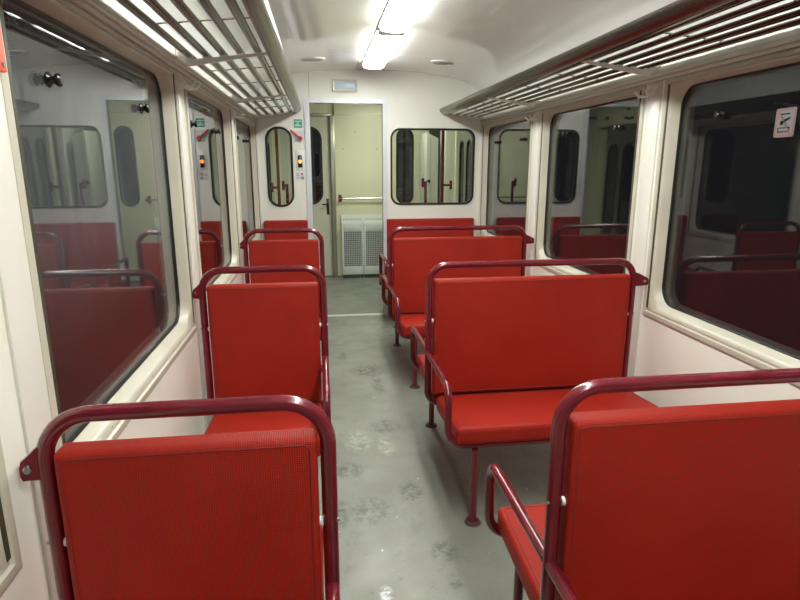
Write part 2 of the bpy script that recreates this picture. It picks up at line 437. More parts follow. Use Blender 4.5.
# ------------------------------------------------------------------ side windows
def side_window(idx, X, s, far, haze):
    far0 = far; far = far - (.055 if s < 0 and abs(far - Y0 + PITCH) < .01 else 0)
    y0, y1 = far0 - WIN_W - (.035 if haze else 0), far
    def P(lp, d): return [(X + s * d, u, v) for u, v in lp]
    b = MB()
    n = 8
    loops = [P(rrect(y0, y1, ZB, ZT, .004, n), .004), P(rrect(y0, y1, ZB, ZT, .004, n), -.007), P(rrect(y0 + .004, y1 - .004, ZB + .004, ZT - .004, .004, n), -.009),
             P(rrect(y0 + .022, y1 - .022, ZB + .022, ZT - .014, .004, n), -.009), P(rrect(y0 + .026, y1 - .026, ZB + .026, ZT - .016, .004, n), -.003),
             P(rrect(y0 + .030, y1 - .030, ZB + .030, ZT - .018, .006, n), -.003), P(rrect(y0 + .034, y1 - .034, ZB + .034, ZT - .020, .010, n), -.006),
             P(rrect(y0 + .046, y1 - .046, ZB + .046, ZT - .024, .075, n), -.004),
             P(rrect(y0 + .056, y1 - .056, ZB + .056, ZT - .027, .085, n), .006), P(rrect(y0 + .066, y1 - .066, ZB + .066, ZT - .033, .085, n), .036),
             P(rrect(y0 + .070, y1 - .070, ZB + .070, ZT - .036, .085, n), .042)]
    b.loft(loops)
    root = b.build('window_%d' % idx, M['frame']); struct(root)
    # side tracks in which the sash slides
    b = MB()
    for yy in (y0 + .034, y1 - .034): b.box(min(X - s * .0072, X + s * .001), max(X - s * .0072, X + s * .001), yy - .006, yy + .006, ZB + .04, ZT - .022)
    b.build('sash_track', mat('dark_olive_track', (0.06, 0.055, 0.03), .5) if 'track' not in M else M['track'], root, smooth=False)
    b = MB(); a = (y0 + .066, y1 - .066, ZB + .066, ZT - .033)
    b.loft([P(rrect(*[a[0], a[1], a[2], a[3]], .085, n), .038), P(rrect(a[0] + .004, a[1] - .004, a[2] + .004, a[3] - .004, .083, n), .035),
            P(rrect(a[0] + .007, a[1] - .007, a[2] + .007, a[3] - .007, .081, n), .0365), P(rrect(a[0] + .009, a[1] - .009, a[2] + .009, a[3] - .009, .080, n), .0424), P(rrect(a[0] - .002, a[1] + .002, a[2] - .002, a[3] + .002, .085, n), .0424)])
    b.build('rubber_seal', M['rubber'], root)
    q = rrect(a[0] + .005, a[1] - .005, a[2] + .005, a[3] - .005, .082, n)
    b = MB(); b.loft([P(q, .0425), P(q, .0475)], cap0=True, cap1=True)
    b.build('glass', M['hazeglass'] if haze else M['glass'], root, smooth=False)
    # outer window casing, seen through the pane
    b = MB(); b.loft([P(rrect(a[0], a[1], a[2], a[3], .08, n), .049), P(rrect(a[0] + .006, a[1] - .006, a[2] + .006, a[3] - .006, .08, n), .10), P(rrect(a[0] - .03, a[1] + .03, a[2] - .03, a[3] + .03, .08, n), .102)])
    b.build('outer_casing', M['casing'], root)
    # latch knobs
    for yk in (y0 + .31, y1 - .33):
        k = MB(); k.tube([(X + s * .0424, yk, 1.607), (X + s * .040, yk, 1.607), (X + s * .035, yk, 1.607), (X + s * .030, yk, 1.607), (X + s * .026, yk, 1.607), (X + s * .018, yk, 1.607), (X + s * .014, yk, 1.607)],
                         [.017, .017, .009, .008, .013, .015, .010], 16)
        k.tube([(X + s * .040, yk - .024, 1.607), (X + s * .040, yk + .024, 1.607)], .006, 8)
        k.build('latch_knob', M['black'], root)
    # screws in the frame
    for yy, zz in [(q, ZB + .040) for q in (y0 + .30, (y0 + y1) / 2, y1 - .30)] + [(y1 - .042, 1.05), (y1 - .042, 1.45)]:
        MB().disc((X - s * .0055, yy, zz), (s, 0, 0), .003, .004, 8).build('screw', M['greyprint'], root)
    return root
M['casing'] = mat('dark_outer_casing', (.07, .07, .065), .3)
M['track'] = mat('dark_olive_track', (0.05, 0.045, 0.025), .5)
idx = 1
for X, s in ((XL, -1), (XR, 1)):
    for i, f in enumerate(reversed([w for w in win_far if w - WIN_W > YB])):
        ni = idx if idx < 7 else idx + 10
        side_window(ni, X, s, f, s < 0 and abs(f - Y0) < .01)
        idx += 1

# cornices over the windows, cover strips between them, lower dado seam
tn = 5
def trim(o):
    struct(o); return o
for X, s, nm in ((XL, -1, 'l'), (XR, 1, 'r')):
    def bx(b, d0, d1, y0, y1, z0, z1, bev=.002):
        xs = sorted((X - s * d0, X - s * d1)); b.box(xs[0], xs[1], y0, y1, z0, z1, bev)
    b = MB()
    bx(b, -.002, .016, YB + .01, YE - .002, ZT + .003, ZT + .016); bx(b, -.002, .011, YB + .01, YE - .002, ZT + .014, ZT + .024); bx(b, -.002, .030, YB + .01, YE - .002, ZT + .018, ZT + .034); bx(b, -.002, .022, YB + .01, YE - .002, ZT + .032, ZT + .040)
    trim(b.build('trim_%d' % tn, M['trim'])); tn += 1
    b = MB()
    gaps = [(f, f + PITCH - WIN_W) for f in win_far]
    for g0, g1 in gaps:
        if g1 > YE - .02: continue
        bx(b, -.002, .006, g0 + .028, g1 - .028, 0.05, ZT + .002, .002)
    trim(b.build('trim_%d' % tn, M['trim'])); tn += 1
    b = MB()   # corner post at the end wall
    bx(b, -.002, .022, YE - .020, YE - .001, 0.0, ZT + .003, .002)
    trim(b.build('trim_%d' % tn, M['trim'])); tn += 1
for side, X, s in (('left', XL, -1), ('right', XR, 1)):
    b = MB(); xs = sorted((X + s * .002, X - s * .012)); b.box(xs[0], xs[1], YB, YE, 0, .09, .004)
    struct(b.build('baseboard_' + side, M['greymetal']))

# ------------------------------------------------------------------ vestibule
struct(MB().box(XL - .1, XR + .1, YE + .045, YV + .2, 2.17, 2.22).build('ceiling', M['ceil'], smooth=False))
VX = XR - 0.02
# far wall: doorway recess left, panel right
OV = (.955, 1.178, .925, 1.855)
struct(plate('wall_far', rect(.195, XR + .05, 0, 2.17), [rrect(OV[0] + .012, OV[1] - .012, OV[2] + .012, OV[3] - .012, .098, 8)], M['vest'], lambda u, v, d: (u, YV + d, v), .05))
round_window('window_20', OV, .108, YV, .05, M['rubber'], M['glass'])
struct(plate('door_12', rect(1.37, XR - .002, .02, 1.9), [], M['darkpanel'], lambda u, v, d: (u, YV - .012 + d, v), .01))
cb = empty('side_cabinet', (1.255, 6.78, 0), 'pale upright cabinet with slanted top seen through the wide end window', 'cabinet')
b = MB(); b.loft([[(1.195, y, 0), (1.325, y, 0), (1.325, y, z1), (1.195, y, z0)] for y, z0, z1 in ((6.55, 1.765, 1.70), (7.0, 1.765, 1.70))], cap0=True, cap1=True); b.build('body', M['vestdoor'], cb, smooth=False)
b = MB(); b.disc((1.215, 6.55, 1.235), (0, -1, 0), .014, .035, 12, .018); b.build('knob', M['black'], cb)
b = MB(); b.box(1.232, 1.236, 6.547, 6.551, .02, 1.71); b.build('door_gap', M['greymetal'], cb, smooth=False)
struct(MB().box(XR - .11, XR + .01, 6.52, 6.82, 0, 2.17, .01).build('trim_23', M['vestdoor']))
b = MB(); b.box(.195, XR, YV - .002, YV, 2.003, 2.007); b.box(.195, XR, YV - .012, YV, 0, .02)
struct(b.build('trim_20', M['greymetal'], smooth=False))
struct(MB().box(XL - .05, .195, YV + .05, YV + .09, 2.0, 2.17).build('wall_lintel', M['vest'], smooth=False))
b = MB(); b.box(.135, .195, YV - .004, YV + .055, 0, 2.0, .006); b.box(.142, .162, YV - .012, YV, 0, 2.0, .004); b.box(XL, .15, YV + .02, YV + .055, 1.985, 2.02, .005)
struct(b.build('trim_21', M['greymetal']))
d3 = struct(plate('door_3', rect(-.46, .134, .012, 1.985), [rrect(-.34, .035, .93, 1.865, .15, 8)], M['vestdoor'], lambda u, v, d: (u, YV + .05 + d, v), .035))
b = MB(); b.loft([[(u, YV + .052, v) for u, v in rrect(-.345, .04, .925, 1.87, .15, 8)], [(u, YV + .044, v) for u, v in rrect(-.345, .04, .925, 1.87, .15, 8)], [(u, YV + .044, v) for u, v in rrect(-.325, .02, .945, 1.85, .14, 8)], [(u, YV + .065, v) for u, v in rrect(-.325, .02, .945, 1.85, .14, 8)]])
b.build('rubber_seal', M['rubber'], d3)
q = rrect(-.335, .03, .935, 1.86, .14, 8); b = MB(); b.loft([[(u, YV + .062, v) for u, v in q], [(u, YV + .067, v) for u, v in q]], cap0=True, cap1=True)
b.build('glass', M['glass'], d3, smooth=False)
b = MB(); b.box(.075, .107, YV + .042, YV + .05, .80, 1.0, .003); b.build('lock_plate', M['black'], d3)
b = MB(); b.tube(fillet([(.091, YV + .045, .93), (.091, YV + .0, .93), (.02, YV + .0, .93)], .012, 5), .009, 10); b.disc((.091, YV + .046, .84), (0, -1, 0), .011, .012, 12); b.build('door_handle', M['black'], d3)
for k, (sx, sz) in enumerate(((.125, 1.55),)): MB().disc((sx, YV + .05, sz), (0, -1, 0), .006, .004, 10).build('door_stop', M['trim'], d3)
struct(MB().box(XL - .05, -.46, YV + .05, YV + .09, 0, 2.0).build('wall_jamb', M['vest'], smooth=False))
# vestibule side walls with folding entrance doors
for side, X, s in (('left', XL, -1), ('right', XR, 1)):
    fy0, fy1 = (6.15, 7.27) if s < 0 else (5.56, 6.46)
    o = plate('wall_' + side, rect(YE + .03, YV + .1, 0, 2.2), [rect(fy0, fy1, .01, 1.86)], M['vest'], lambda u, v, d, X=X, s=s: (X + s * d, u, v), .07); struct(o)
    w = (fy1 - fy0) / 3
    for k in range(3):
        a = fy0 + k * w + .004; c = a + w - .008
        dd = struct(plate('door_%d' % (4 + k + (0 if s < 0 else 4)), rect(a, c, .015, 1.855), [rrect(a + .06, c - .06, .55, 1.66, (c - a - .12) / 2 - .002, 8)], M['greymetal'], lambda u, v, d, X=X, s=s: (X + s * (.03 + d), u, v), .03))
        q = rrect(a + .05, c - .05, .54, 1.67, (c - a - .10) / 2 - .002, 8)
        g = MB(); g.loft([[(X + s * .040, u, v) for u, v in q], [(X + s * .046, u, v) for u, v in q]], cap0=True, cap1=True); g.build('glass', M['glass'], dd, smooth=False)
        q2 = rrect(a + .062, c - .062, .552, 1.658, (c - a - .124) / 2 - .002, 8); q1 = rrect(a + .048, c - .048, .538, 1.672, (c - a - .096) / 2 - .002, 8)
        g = MB(); g.loft([[(X + s * .031, u, v) for u, v in q1], [(X + s * .026, u, v) for u, v in q1], [(X + s * .026, u, v) for u, v in q2], [(X + s * .042, u, v) for u, v in q2]]); g.build('rubber_seal', M['rubber'], dd)
    # door gear locker over the entrance
    xs = sorted((X, X - s * .12))
    loc = empty('overhead_locker', ((xs[0] + xs[1]) / 2, (fy0 + fy1) / 2, 1.875), 'pale yellow locker with black knobs above the %s entrance doors of the vestibule' % ('folding left-hand' if s < 0 else 'folding right-hand'), 'locker')
    MB().box(xs[0], xs[1], fy0 - .02, fy1 + .02, 1.875, 2.165, .004).build('body', M['vest'], loc)
    xf = X - s * .12
    b = MB(); b.box(min(xf, xf - s * .002), max(xf, xf - s * .002), fy1 - .30, fy1 - .20, 1.95, 1.99); b.build('name_plate', M['black'], loc)
    for yy, zz in ((fy0 + .25, 1.93), (fy0 + .32, 1.93), (fy0 + .39, 1.94), (fy0 + .34, 2.04)):
        b = MB(); b.disc((xf, yy, zz), (-s, 0, 0), .013, .03, 12, .017); b.build('knob', M['black'], loc)

# vestibule lamp
vl = empty('vestibule_lamp', (.70, 6.35, 2.17), 'lit rectangular ceiling lamp in the vestibule behind the doorway', 'lamp')
MB().box(.50, .90, 6.15, 6.55, 2.14, 2.17, .006).build('housing', M['white'], vl)
MB().box(.52, .88, 6.17, 6.53, 2.105, 2.141, .012).build('diffuser', M['vlamp'], vl)

# heater with mesh
def heater(x0, x1, label):
    y1 = YV - .013; y0 = YV - .115
    r = empty('heater_panel', ((x0 + x1) / 2, y1, 0), label, 'heater', 'mesh-fronted heater panels on the vestibule wall')
    b = MB(); b.box(x0, x0 + .022, y0, y1, .05, .70, .002); b.box(x1 - .022, x1, y0, y1, .05, .70, .002)
    b.box(x0 + .02, x1 - .02, y0, y0 + .012, .05, .15, .002); b.box(x0 + .02, x1 - .02, y0, y0 + .012, .60, .70, .002)
    b.box(x0 + .02, x1 - .02, y1 - .012, y1, .05, .70, .002)
    b.build('casing', M['heater'], r)
    b = MB(); b.box(x0 + .023, x1 - .023, y0 + .03, y0 + .034, .12, .62); b.build('inner_plate', M['heaterin'], r, smooth=False)
    b = MB(); n = 11
    for i in range(n):
        x = x0 + .024 + (x1 - x0 - .048) * i / (n - 1); b.box(x - .0035, x + .0035, y0 + .004, y0 + .007, .145, .605)
    n = 19
    for i in range(n):
        z = .155 + .44 * i / (n - 1); b.box(x0 + .02, x1 - .02, y0 + .007, y0 + .010, z - .0035, z + .0035)
    b.build('mesh_grille', M['heaterlow'], r, smooth=False)
    MB().box(x0 + .004, x1 - .004, y0 + .012, y1, .0, .052).build('plinth', M['darkpanel'], r, smooth=False)
    b = MB(); b.loft([[(x, y0, .70), (x, y1, .80), (x, y1, .70)] for x in (x0, x1)], cap0=True, cap1=True); b.build('sloping_top', M['heater'], r, smooth=False)
    b = MB()
    for i in range(12):
        x = x0 + .03 + (x1 - x0 - .06) * i / 11
        for f in (.45,):
            yy = y0 + (y1 - y0) * f; zz = .70 + .10 * f
            b.loft([[(x - .004, yy - .012, zz - .0112), (x + .004, yy - .012, zz - .0112)], [(x - .004, yy + .012, zz + .0118), (x + .004, yy + .012, zz + .0118)]], closed=False)
    b.build('louvre_slots', M['greymetal'], r, smooth=False)
    for x in (x0 + .03, x1 - .03):
        for z in (.10, .67): MB().disc((x, y0, z), (0, -1, 0), .006, .003, 10).build('screw', M['greyprint'], r)
heater(.252, .524, 'left heater panel with mesh front and sloping louvred top below handrail')
heater(.528, .800, 'right heater panel with mesh front and sloping louvred top below handrail')
hr = empty('handrail', (.25, YV, 1.005), 'horizontal steel handrail on maroon brackets above the heater panels', 'handrail')
b = MB(); b.tube([(.235, YV - .055, 1.005), (.86, YV - .055, 1.005)], .0105, 12); b.build('rail', M['chrome'], hr)
for x in (.245, .85):
    b = MB(); b.box(x - .02, x + .02, YV - .008, YV - .001, .96, 1.05, .004); b.tube([(x, YV - .004, 1.005), (x, YV - .055, 1.005)], .014, 10); b.tube([(x - .02, YV - .055, 1.005), (x + .03, YV - .055, 1.005)], .018, 12); b.build('bracket', M['maroon'], hr)
b = MB()
for x, z in ((.297, 1.604), (.716, 1.604), (.447, 1.805)): b.disc((x, YV, z), (0, -1, 0), .007, .003, 10)
struct(b.build('trim_22', M['greyprint']))

# grab poles in the vestibule
def pole(x, y, top, label, arms):
    r = empty('grab_pole', (x, y, 0), label, 'grab pole')
    MB().tube([(x, y, 0.012), (x, y, top)], .0155, 12).build('pole', M['maroon'], r)
    MB().disc((x, y, 0.0), (0, 0, 1), .035, .012, 16).build('foot_plate', M['maroon'], r)
    for dx, z in arms:
        b = MB(); b.tube([(x, y, z), (x + dx, y, z)], .012, 10); b.tube([(x + dx, y, z - .045), (x + dx, y, z + .045)], .014, 10); b.build('handle', M['maroon'], r)
pole(-.40, 5.85, 2.168, 'tall maroon floor-to-ceiling pole seen through the narrow end window', [(-.065, 1.20)])
pole(-.325, 5.93, 1.23, 'short maroon grab post right of the tall pole behind narrow window', [(-.035, 1.215)])
pole(1.262, 6.0, 2.168, 'maroon pole with side handle seen through the wide end window', [(.09, 1.21)])
pole(1.085, 6.0, 1.25, 'short maroon grab post left of the pole behind wide end window', [(-.03, 1.235)])

# ------------------------------------------------------------------ seats
def cushion(x0, x1, y0, y1, z0, z1, r=.022, bulge=.006):
    b = MB()
    b.box(x0, x1, y0, y1, z0, z1)
    bm = b.bm
    bmesh.ops.bevel(bm, geom=list(bm.edges), offset=r, segments=4, affect='EDGES', profile=0.6)
    return b
def tilt(b, yfront, k):
    for v in b.bm.verts: v.co.z -= abs(v.co.y - yfront) * k
    return b
def loop_seam(pts, r=.0016):
    b = MB(); b.tube(fillet(pts, .012, 3, closed=True), r, 6, closed=True); return b

RT, AR, LR = .0155, .0145, .0155
def bench(y, x0, x1, wall_x, s, far_side=True, label='', group=None, name='passenger_bench', near_side=True, leg_x=None):
    """double-sided bench: shared back, a seat to the front and one to the rear, hoop rail, arms and feet.  x0 aisle-side post for s>0"""
    root = empty(name, ((x0 + x1) / 2, y, 0), label, 'bench', group)
    aisle = x0 if s > 0 else x1; inner = 1 if s > 0 else -1     # inner: direction from aisle post to wall
    wallp = x1 if s > 0 else x0
    # hoop
    pts = fillet([(x0, y, .335), (x0, y, 1.003 - RT), (x1, y, 1.003 - RT), (x1, y, .335)], [.06, .085, .085, .06], 10, closed=True)
    MB().tube(pts, RT, 16, closed=True).build('hoop_rail', M['maroon'], root)
    # backrest
    bx0, bx1 = x0 + .021, x1 - .021
    th = .028
    back = cushion(bx0, bx1, y - th, y + th, .385, .925, .016).build('backrest', M['fabric'], root)
    for sy in (-1, 1):
        yy = y + sy * (th - .0002)
        loop_seam([(bx0 + .015, yy, .40), (bx1 - .015, yy, .40), (bx1 - .013, yy, .912), (bx0 + .013, yy, .912)]).build('seam', M['seam'], back)
    for sy, on in ((-1, near_side), (1, far_side)):
        if not on: continue
        ys = sorted((y + sy * .045, y + sy * .465))
        seat = tilt(cushion(x0 + .030, x1 - .022, ys[0], ys[1], .350, .425, .022), y + sy * .465, .085).build('seat', M['fabric'], root)
        a0, a1 = ys[0] + .02, ys[1] - .02
        if sy < 0: a0, a1 = ys[0] + .022, ys[1] - .01
        tilt(loop_seam([(x0 + .046, a0, .4248), (x1 - .038, a0, .4248), (x1 - .038, a1, .4248), (x0 + .046, a1, .4248)]), y + sy * .465, .085).build('seam', M['seam'], seat)
        # arm at the aisle, turning under the seat front
        yf = y + sy * .44
        p = fillet([(aisle, y + sy * .012, .585), (aisle, yf, .585), (aisle, yf, .342), (wallp, yf, .342), ], [0, .058, .072, 0], 8)
        MB().tube(p, AR, 14).build('armrest', M['maroon'], root)
        b = MB(); b.tube([(wallp, yf + .0, .342), (wallp, yf, .20)], AR, 10); b.box(min(wallp - .02, wallp + .02), max(wallp - .02, wallp + .02), yf - .02, yf + .02, .17, .215, .004)
        b.build('wall_foot', M['maroon'], root)
        lx = leg_x if leg_x is not None else aisle + inner * .108
        leg = MB().tube([(lx, yf - sy * .0 + sy * .01, .008), (lx, yf + sy * .01, .325)], LR, 12).build('leg', M['maroon'], root)
        f = MB(); f.disc((lx, yf + sy * .01, 0.0005), (0, 0, 1), .034, .009, 20, .030); f.disc((lx + .022, yf + sy * .01, .009), (0, 0, 1), .005, .004, 8); f.disc((lx - .022, yf + sy * .01, .009), (0, 0, 1), .005, .004, 8)
        f.build('foot_plate', M['foot'], leg)
        for bxx in (wallp - inner * .06, aisle + inner * .12): MB().tube([(bxx, y + sy * .02, .338), (bxx, yf, .338)], .010, 8).build('seat_bearer', M['maroon'], root)
    # white cap that carries the backrest, both posts
    for px, dx in ((x0, 1), (x1, -1)):
        MB().disc((px + dx * RT * .9, y - .004, .735), (dx, 0, 0), .0095, .026, 12).build('spacer_cap', M['white'], root)
        MB().disc((px - dx * RT * .8, y - .004, .735), (-dx, 0, 0), .005, .005, 8).build('screw', M['chrome'], root)
    # lug that fixes the hoop to the wall
    lug = MB(); zc = .903; wx = wall_x
    w = abs(wx - wallp)
    c0 = Vector((wallp, y - .004, zc)); c1 = Vector((wx - inner * .006, y - .022, zc - .012))
    d = (c1 - c0); nrm = Vector((d.y, -d.x, 0)).normalized()
    ring = []
    prof = [(0, .034), (.35, .030), (.7, .022), (.92, .018), (1.0, .008)]
    pr = [(t, h) for t, h in prof] + [(t, -h) for t, h in reversed(prof)]
    lug.loft([[c0 + d * t + Vector((0, 0, h)) + nrm * q for t, h in pr] for q in (-.003, .003)], cap0=True, cap1=True)
    lo = lug.build('wall_bracket', M['maroon'], root)
    bp = c0 + d * .72
    q = nrm if nrm.y < 0 else -nrm
    MB().disc(bp + q * .002, q, .0085, .007, 12, .006).build('bolt', M['chrome'], lo)
    return root

LX0, LX1 = -.508, .000
RX0, RX1 = .467, 1.437
rows = [1.03, 2.475, 3.95]
Rb = bench(rows[0], RX0, RX1, XR, 1, label='wide red double-sided bench nearest the camera, right of the aisle')
Lb = bench(rows[0], LX0, LX1, XL, -1, label='narrow red double-sided bench nearest the camera, left of the aisle')

def copy_tree(o, parent=None):
    c = o.copy(); COL.objects.link(c)
    if parent is not None: c.parent = parent
    for ch in list(o.children): copy_tree(ch, c)
    return c
for src, texts in ((Rb, ['wide red bench in the middle of the right row, full seat facing the camera', 'wide red bench farthest along the right row, before the end wall bench']),
                   (Lb, ['narrow red bench in the middle of the left row, second from the camera', 'narrow red bench farthest along the left row, just before the end wall'])):
    for y, t in zip(rows[1:], texts):
        c = copy_tree(src); c.location.y += y - rows[0]; c['label'] = t
        c['group'] = src['group'] = 'double-sided benches right of the aisle' if src is Rb else 'double-sided benches left of the aisle'

def end_bench(x0, x1, ax, wx, s, label):
    r = empty('end_bench', ((x0 + x1) / 2, YE, 0), label, 'bench')
    back = cushion(x0, x1, YE - .068, YE - .006, .385, .925, .016).build('backrest', M['fabric'], r)
    loop_seam([(x0 + .022, YE - .0682, .41), (x1 - .022, YE - .0682, .41), (x1 - .022, YE - .0682, .903), (x0 + .022, YE - .0682, .903)]).build('seam', M['seam'], back)
    cushion(x0 - (.08 if s > 0 else 0), x1 + (.0 if s > 0 else .06), YE - .50, YE - .075, .350, .420, .022).build('seat', M['fabric'], r)
    p = fillet([(ax, YE - .017, .60), (ax, YE - .46, .60), (ax, YE - .46, .342), (wx, YE - .46, .342)], [0, .058, .072, 0], 8)
    MB().tube(p, AR, 14).build('armrest', M['maroon'], r)
    lx = ax + s * .095
    leg = MB().tube([(lx, YE - .47, .008), (lx, YE - .47, .325)], LR, 12).build('leg', M['maroon'], r)
    MB().disc((lx, YE - .47, .0005), (0, 0, 1), .034, .009, 20, .030).build('foot_plate', M['foot'], leg)
    MB().tube([(ax, YE - .017, .60), (ax, YE - .017, .30)], AR, 12).build('post', M['maroon'], r)
end_bench(.607, 1.434, .548, 1.44, 1, 'wide red bench backed against the end wall below the wide window')
end_bench(-.512, -.122, -.10, -.50, -1, 'narrow red bench backed against the end wall below the narrow window')

# ------------------------------------------------------------------ luggage racks
def rack(X, s, label):
    r = empty('luggage_rack', (X - s * .2, 1.1, 1.86), label, 'luggage rack')
    ya, yb = YB + .05, YE - .004
    def px(u): return X - s * u
    # front rail: rounded gutter section
    prof = [(.350, 1.866), (.354, 1.859), (.362, 1.857), (.375, 1.861), (.390, 1.869), (.402, 1.880), (.409, 1.893), (.411, 1.905), (.407, 1.911), (.402, 1.906), (.396, 1.892), (.380, 1.880), (.360, 1.873)]
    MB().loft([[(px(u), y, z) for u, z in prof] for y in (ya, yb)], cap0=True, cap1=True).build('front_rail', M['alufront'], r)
    for u, z in ((.048, 1.846), (.112, 1.852), (.178, 1.858), (.245, 1.866), (.315, 1.873)):
        pr = [(u + .0165 * math.cos(2 * PI * k / 14), z + .010 * math.sin(2 * PI * k / 14)) for k in range(14)]
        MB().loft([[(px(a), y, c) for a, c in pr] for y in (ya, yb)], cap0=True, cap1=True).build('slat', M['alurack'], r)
    # thin rods between the slats
    y = ya + .12
    posts = [rw + .075 + PITCH * 0 for rw in rows]
    posts = [Y0 + .083 + k * PITCH for k in range(-3, 2)]
    ys = []
    base = Y0 + .083
    for k in range(-4, 3):
        for j in (1, 2): ys.append(base + k * PITCH + j * PITCH / 3)
    for y in ys:
        if ya < y < yb: MB().tube([(px(.03), y, 1.858), (px(.36), y, 1.888)], .0032, 8).build('cross_rod', M['alu'], r)
    for y in posts + [yb - .012]:
        b = MB()
        p = [(.002, 1.802), (.03, 1.803), (.36, 1.858), (.36, 1.866), (.06, 1.832), (.012, 1.86), (.002, 1.86)]
        b.loft([[(px(u), y + q, z) for u, z in p] for q in (-.006, .006)], cap0=True, cap1=True)
        b.box(min(px(0), px(.006)), max(px(0), px(.006)), y - .028, y + .028, 1.80, 1.87, .002)
        bo = b.build('bracket', M['trim'], r, smooth=False)
        for dz in (1.815, 1.855): MB().disc((px(.006), y + .016, dz), (-s, 0, 0), .005, .004, 8).build('screw', M['chrome'], bo)
        for u, z in ((.048, 1.846), (.112, 1.852), (.178, 1.858), (.245, 1.866), (.315, 1.873)):
            cb = MB(); cb.box(min(px(u - .012), px(u + .012)), max(px(u - .012), px(u + .012)), y - .010, y + .010, z - .011, z - .002, .001)
            cb.build('slat_clip', M['trim'], bo, smooth=False)
rack(XL, -1, 'metal luggage rack of long slats above the left-hand windows')
rack(XR, 1, 'metal luggage rack of long slats above the right-hand windows')

# coat hooks on the pillars
def hooks(X, s, y, label):
    r = empty('coat_hook', (X, y, 1.74), label, 'coat hook', 'double coat hooks at the tops of the window pillars')
    def px(u): return X - s * u
    b = MB(); b.box(min(px(.006), px(.010)), max(px(.006), px(.010)), y - .040, y + .040, 1.722, 1.776, .002); b.build('back_plate', M['trim'], r)
    for dy in (-.030, .030):
        b = MB(); b.tube(fillet([(px(.009), y + dy, 1.765), (px(.022), y + dy, 1.735), (px(.022), y + dy, 1.722), (px(.055), y + dy * 1.25, 1.722), (px(.075), y + dy * 1.5, 1.742)], .008, 4), [.0055] * 17, 8)
        b.build('hook', M['white'], r)
for k, w in ((0, 'first'), (1, 'second')):
    y = Y0 + (PITCH - WIN_W) / 2 + k * PITCH
    hooks(XL, -1, y, 'pale double coat hook on the left-hand pillar %s the camera' % ('nearer' if k == 0 else 'farther from'))
    hooks(XR, 1, y, 'pale double coat hook on the right-hand pillar %s the camera' % ('nearer' if k == 0 else 'farther from'))

# ------------------------------------------------------------------ lamps and ceiling fittings
def lamp(y0, y1, label):
    xc = .4565; zt = ceil_z(.458) - .002
    r = empty('ceiling_lamp', (xc, (y0 + y1) / 2, zt), label, 'lamp', 'long ceiling lamps down the middle')
    MB().box(xc - .088, xc + .088, y0 - .045, y1 + .045, zt - .016, zt - .0005, .003).build('housing', M['white'], r)
    prof = []
    for k in range(13):
        t = PI * k / 12; prof.append((xc - .082 * math.cos(t) * (1 if abs(math.cos(t)) > .5 else 1), zt - .015 - .044 * (math.sin(t) ** .35)))
    loops = []
    for y, f in ((y0 + .030, .0), (y0 + .031, .8), (y0 + .036, .95), (y0 + .046, 1), (y1 - .046, 1), (y1 - .036, .95), (y1 - .031, .8), (y1 - .030, 0)):
        loops.append([(x, y, (zt - .015) + (z - (zt - .015)) * max(f, .03)) for x, z in prof])
    MB().loft(loops).build('diffuser', M['lamp'], r)
    for y in (y0 + .008, y1 - .008):
        b = MB(); b.tube([(xc - .045, y - .012, zt - .03), (xc - .045, y + .012, zt - .03)], .014, 12); b.tube([(xc + .045, y - .012, zt - .03), (xc + .045, y + .012, zt - .03)], .014, 12)
        b.box(xc - .08, xc + .08, y - .004, y + .004, zt - .045, zt - .015, .002)
        b.build('end_holder', M['tubeend'], r)
L4 = [(3.74, 4.97, 'lit long ceiling lamp nearest the end wall'), (2.20, 3.64, 'lit long ceiling lamp at the top edge of the picture, nearer the camera')]
for a in L4: lamp(*a)
lamp(.74, 2.13, 'long ceiling lamp above the camera, out of the picture')
lamp(-.69, .70, 'long ceiling lamp behind the camera, out of the picture')

def vent(x, y, label):
    z = ceil_z(x)
    sl = (ceil_z(x + .02) - ceil_z(x - .02)) / .04
    def P(a, rr, dz): return (x + rr * math.cos(a), y + rr * math.sin(a), z + sl * rr * math.cos(a) - dz)
    r = empty('ceiling_vent', (x, y, z), label, 'vent', 'round ceiling vents either side of the lamps')
    lo = [[P(2 * PI * k / 28, rr, dz) for k in range(28)] for rr, dz in ((.092, .001), (.090, .008), (.080, .011), (.066, .008), (.064, .003))]
    MB().loft(lo).build('rim', M['white'], r)
    MB().loft([[P(2 * PI * k / 28, rr, dz) for k in range(28)] for rr, dz in ((.066, .004), (.050, .010), (.045, .004), (.03, .010), (.005, .006))], cap1=True).build('grille', M['tubeend'], r)
vent(.985, 4.79, 'round white vent in the ceiling right of the lamps')
vent(-.02, 4.79, 'round white vent in the ceiling left of the lamps')

el = empty('emergency_lamp', (.243, YE, 2.097), 'small rectangular lamp with pale blue lens above the doorway', 'lamp')
b = MB(); ex0, ex1, ez0, ez1 = .133, .354, 2.042, 2.148
b.loft([[(u, YE - .001, v) for u, v in rrect(ex0, ex1, ez0, ez1, .006, 3)], [(u, YE - .022, v) for u, v in rrect(ex0, ex1, ez0, ez1, .006, 3)], [(u, YE - .025, v) for u, v in rrect(ex0 + .005, ex1 - .005, ez0 + .005, ez1 - .005, .006, 3)], [(u, YE - .018, v) for u, v in rrect(ex0 + .024, ex1 - .024, ez0 + .020, ez1 - .020, .006, 3)]], cap0=True)
b.build('frame', M['trim'], el)
MB().box(ex0 + .022, ex1 - .022, YE - .020, YE - .012, ez0 + .018, ez1 - .018, .002).build('lens', M['lens'], el)
for x in (ex0 + .012, ex1 - .012): MB().disc((x, YE - .024, (ez0 + ez1) / 2), (0, -1, 0), .004, .003, 8).build('screw', M['greyprint'], el)

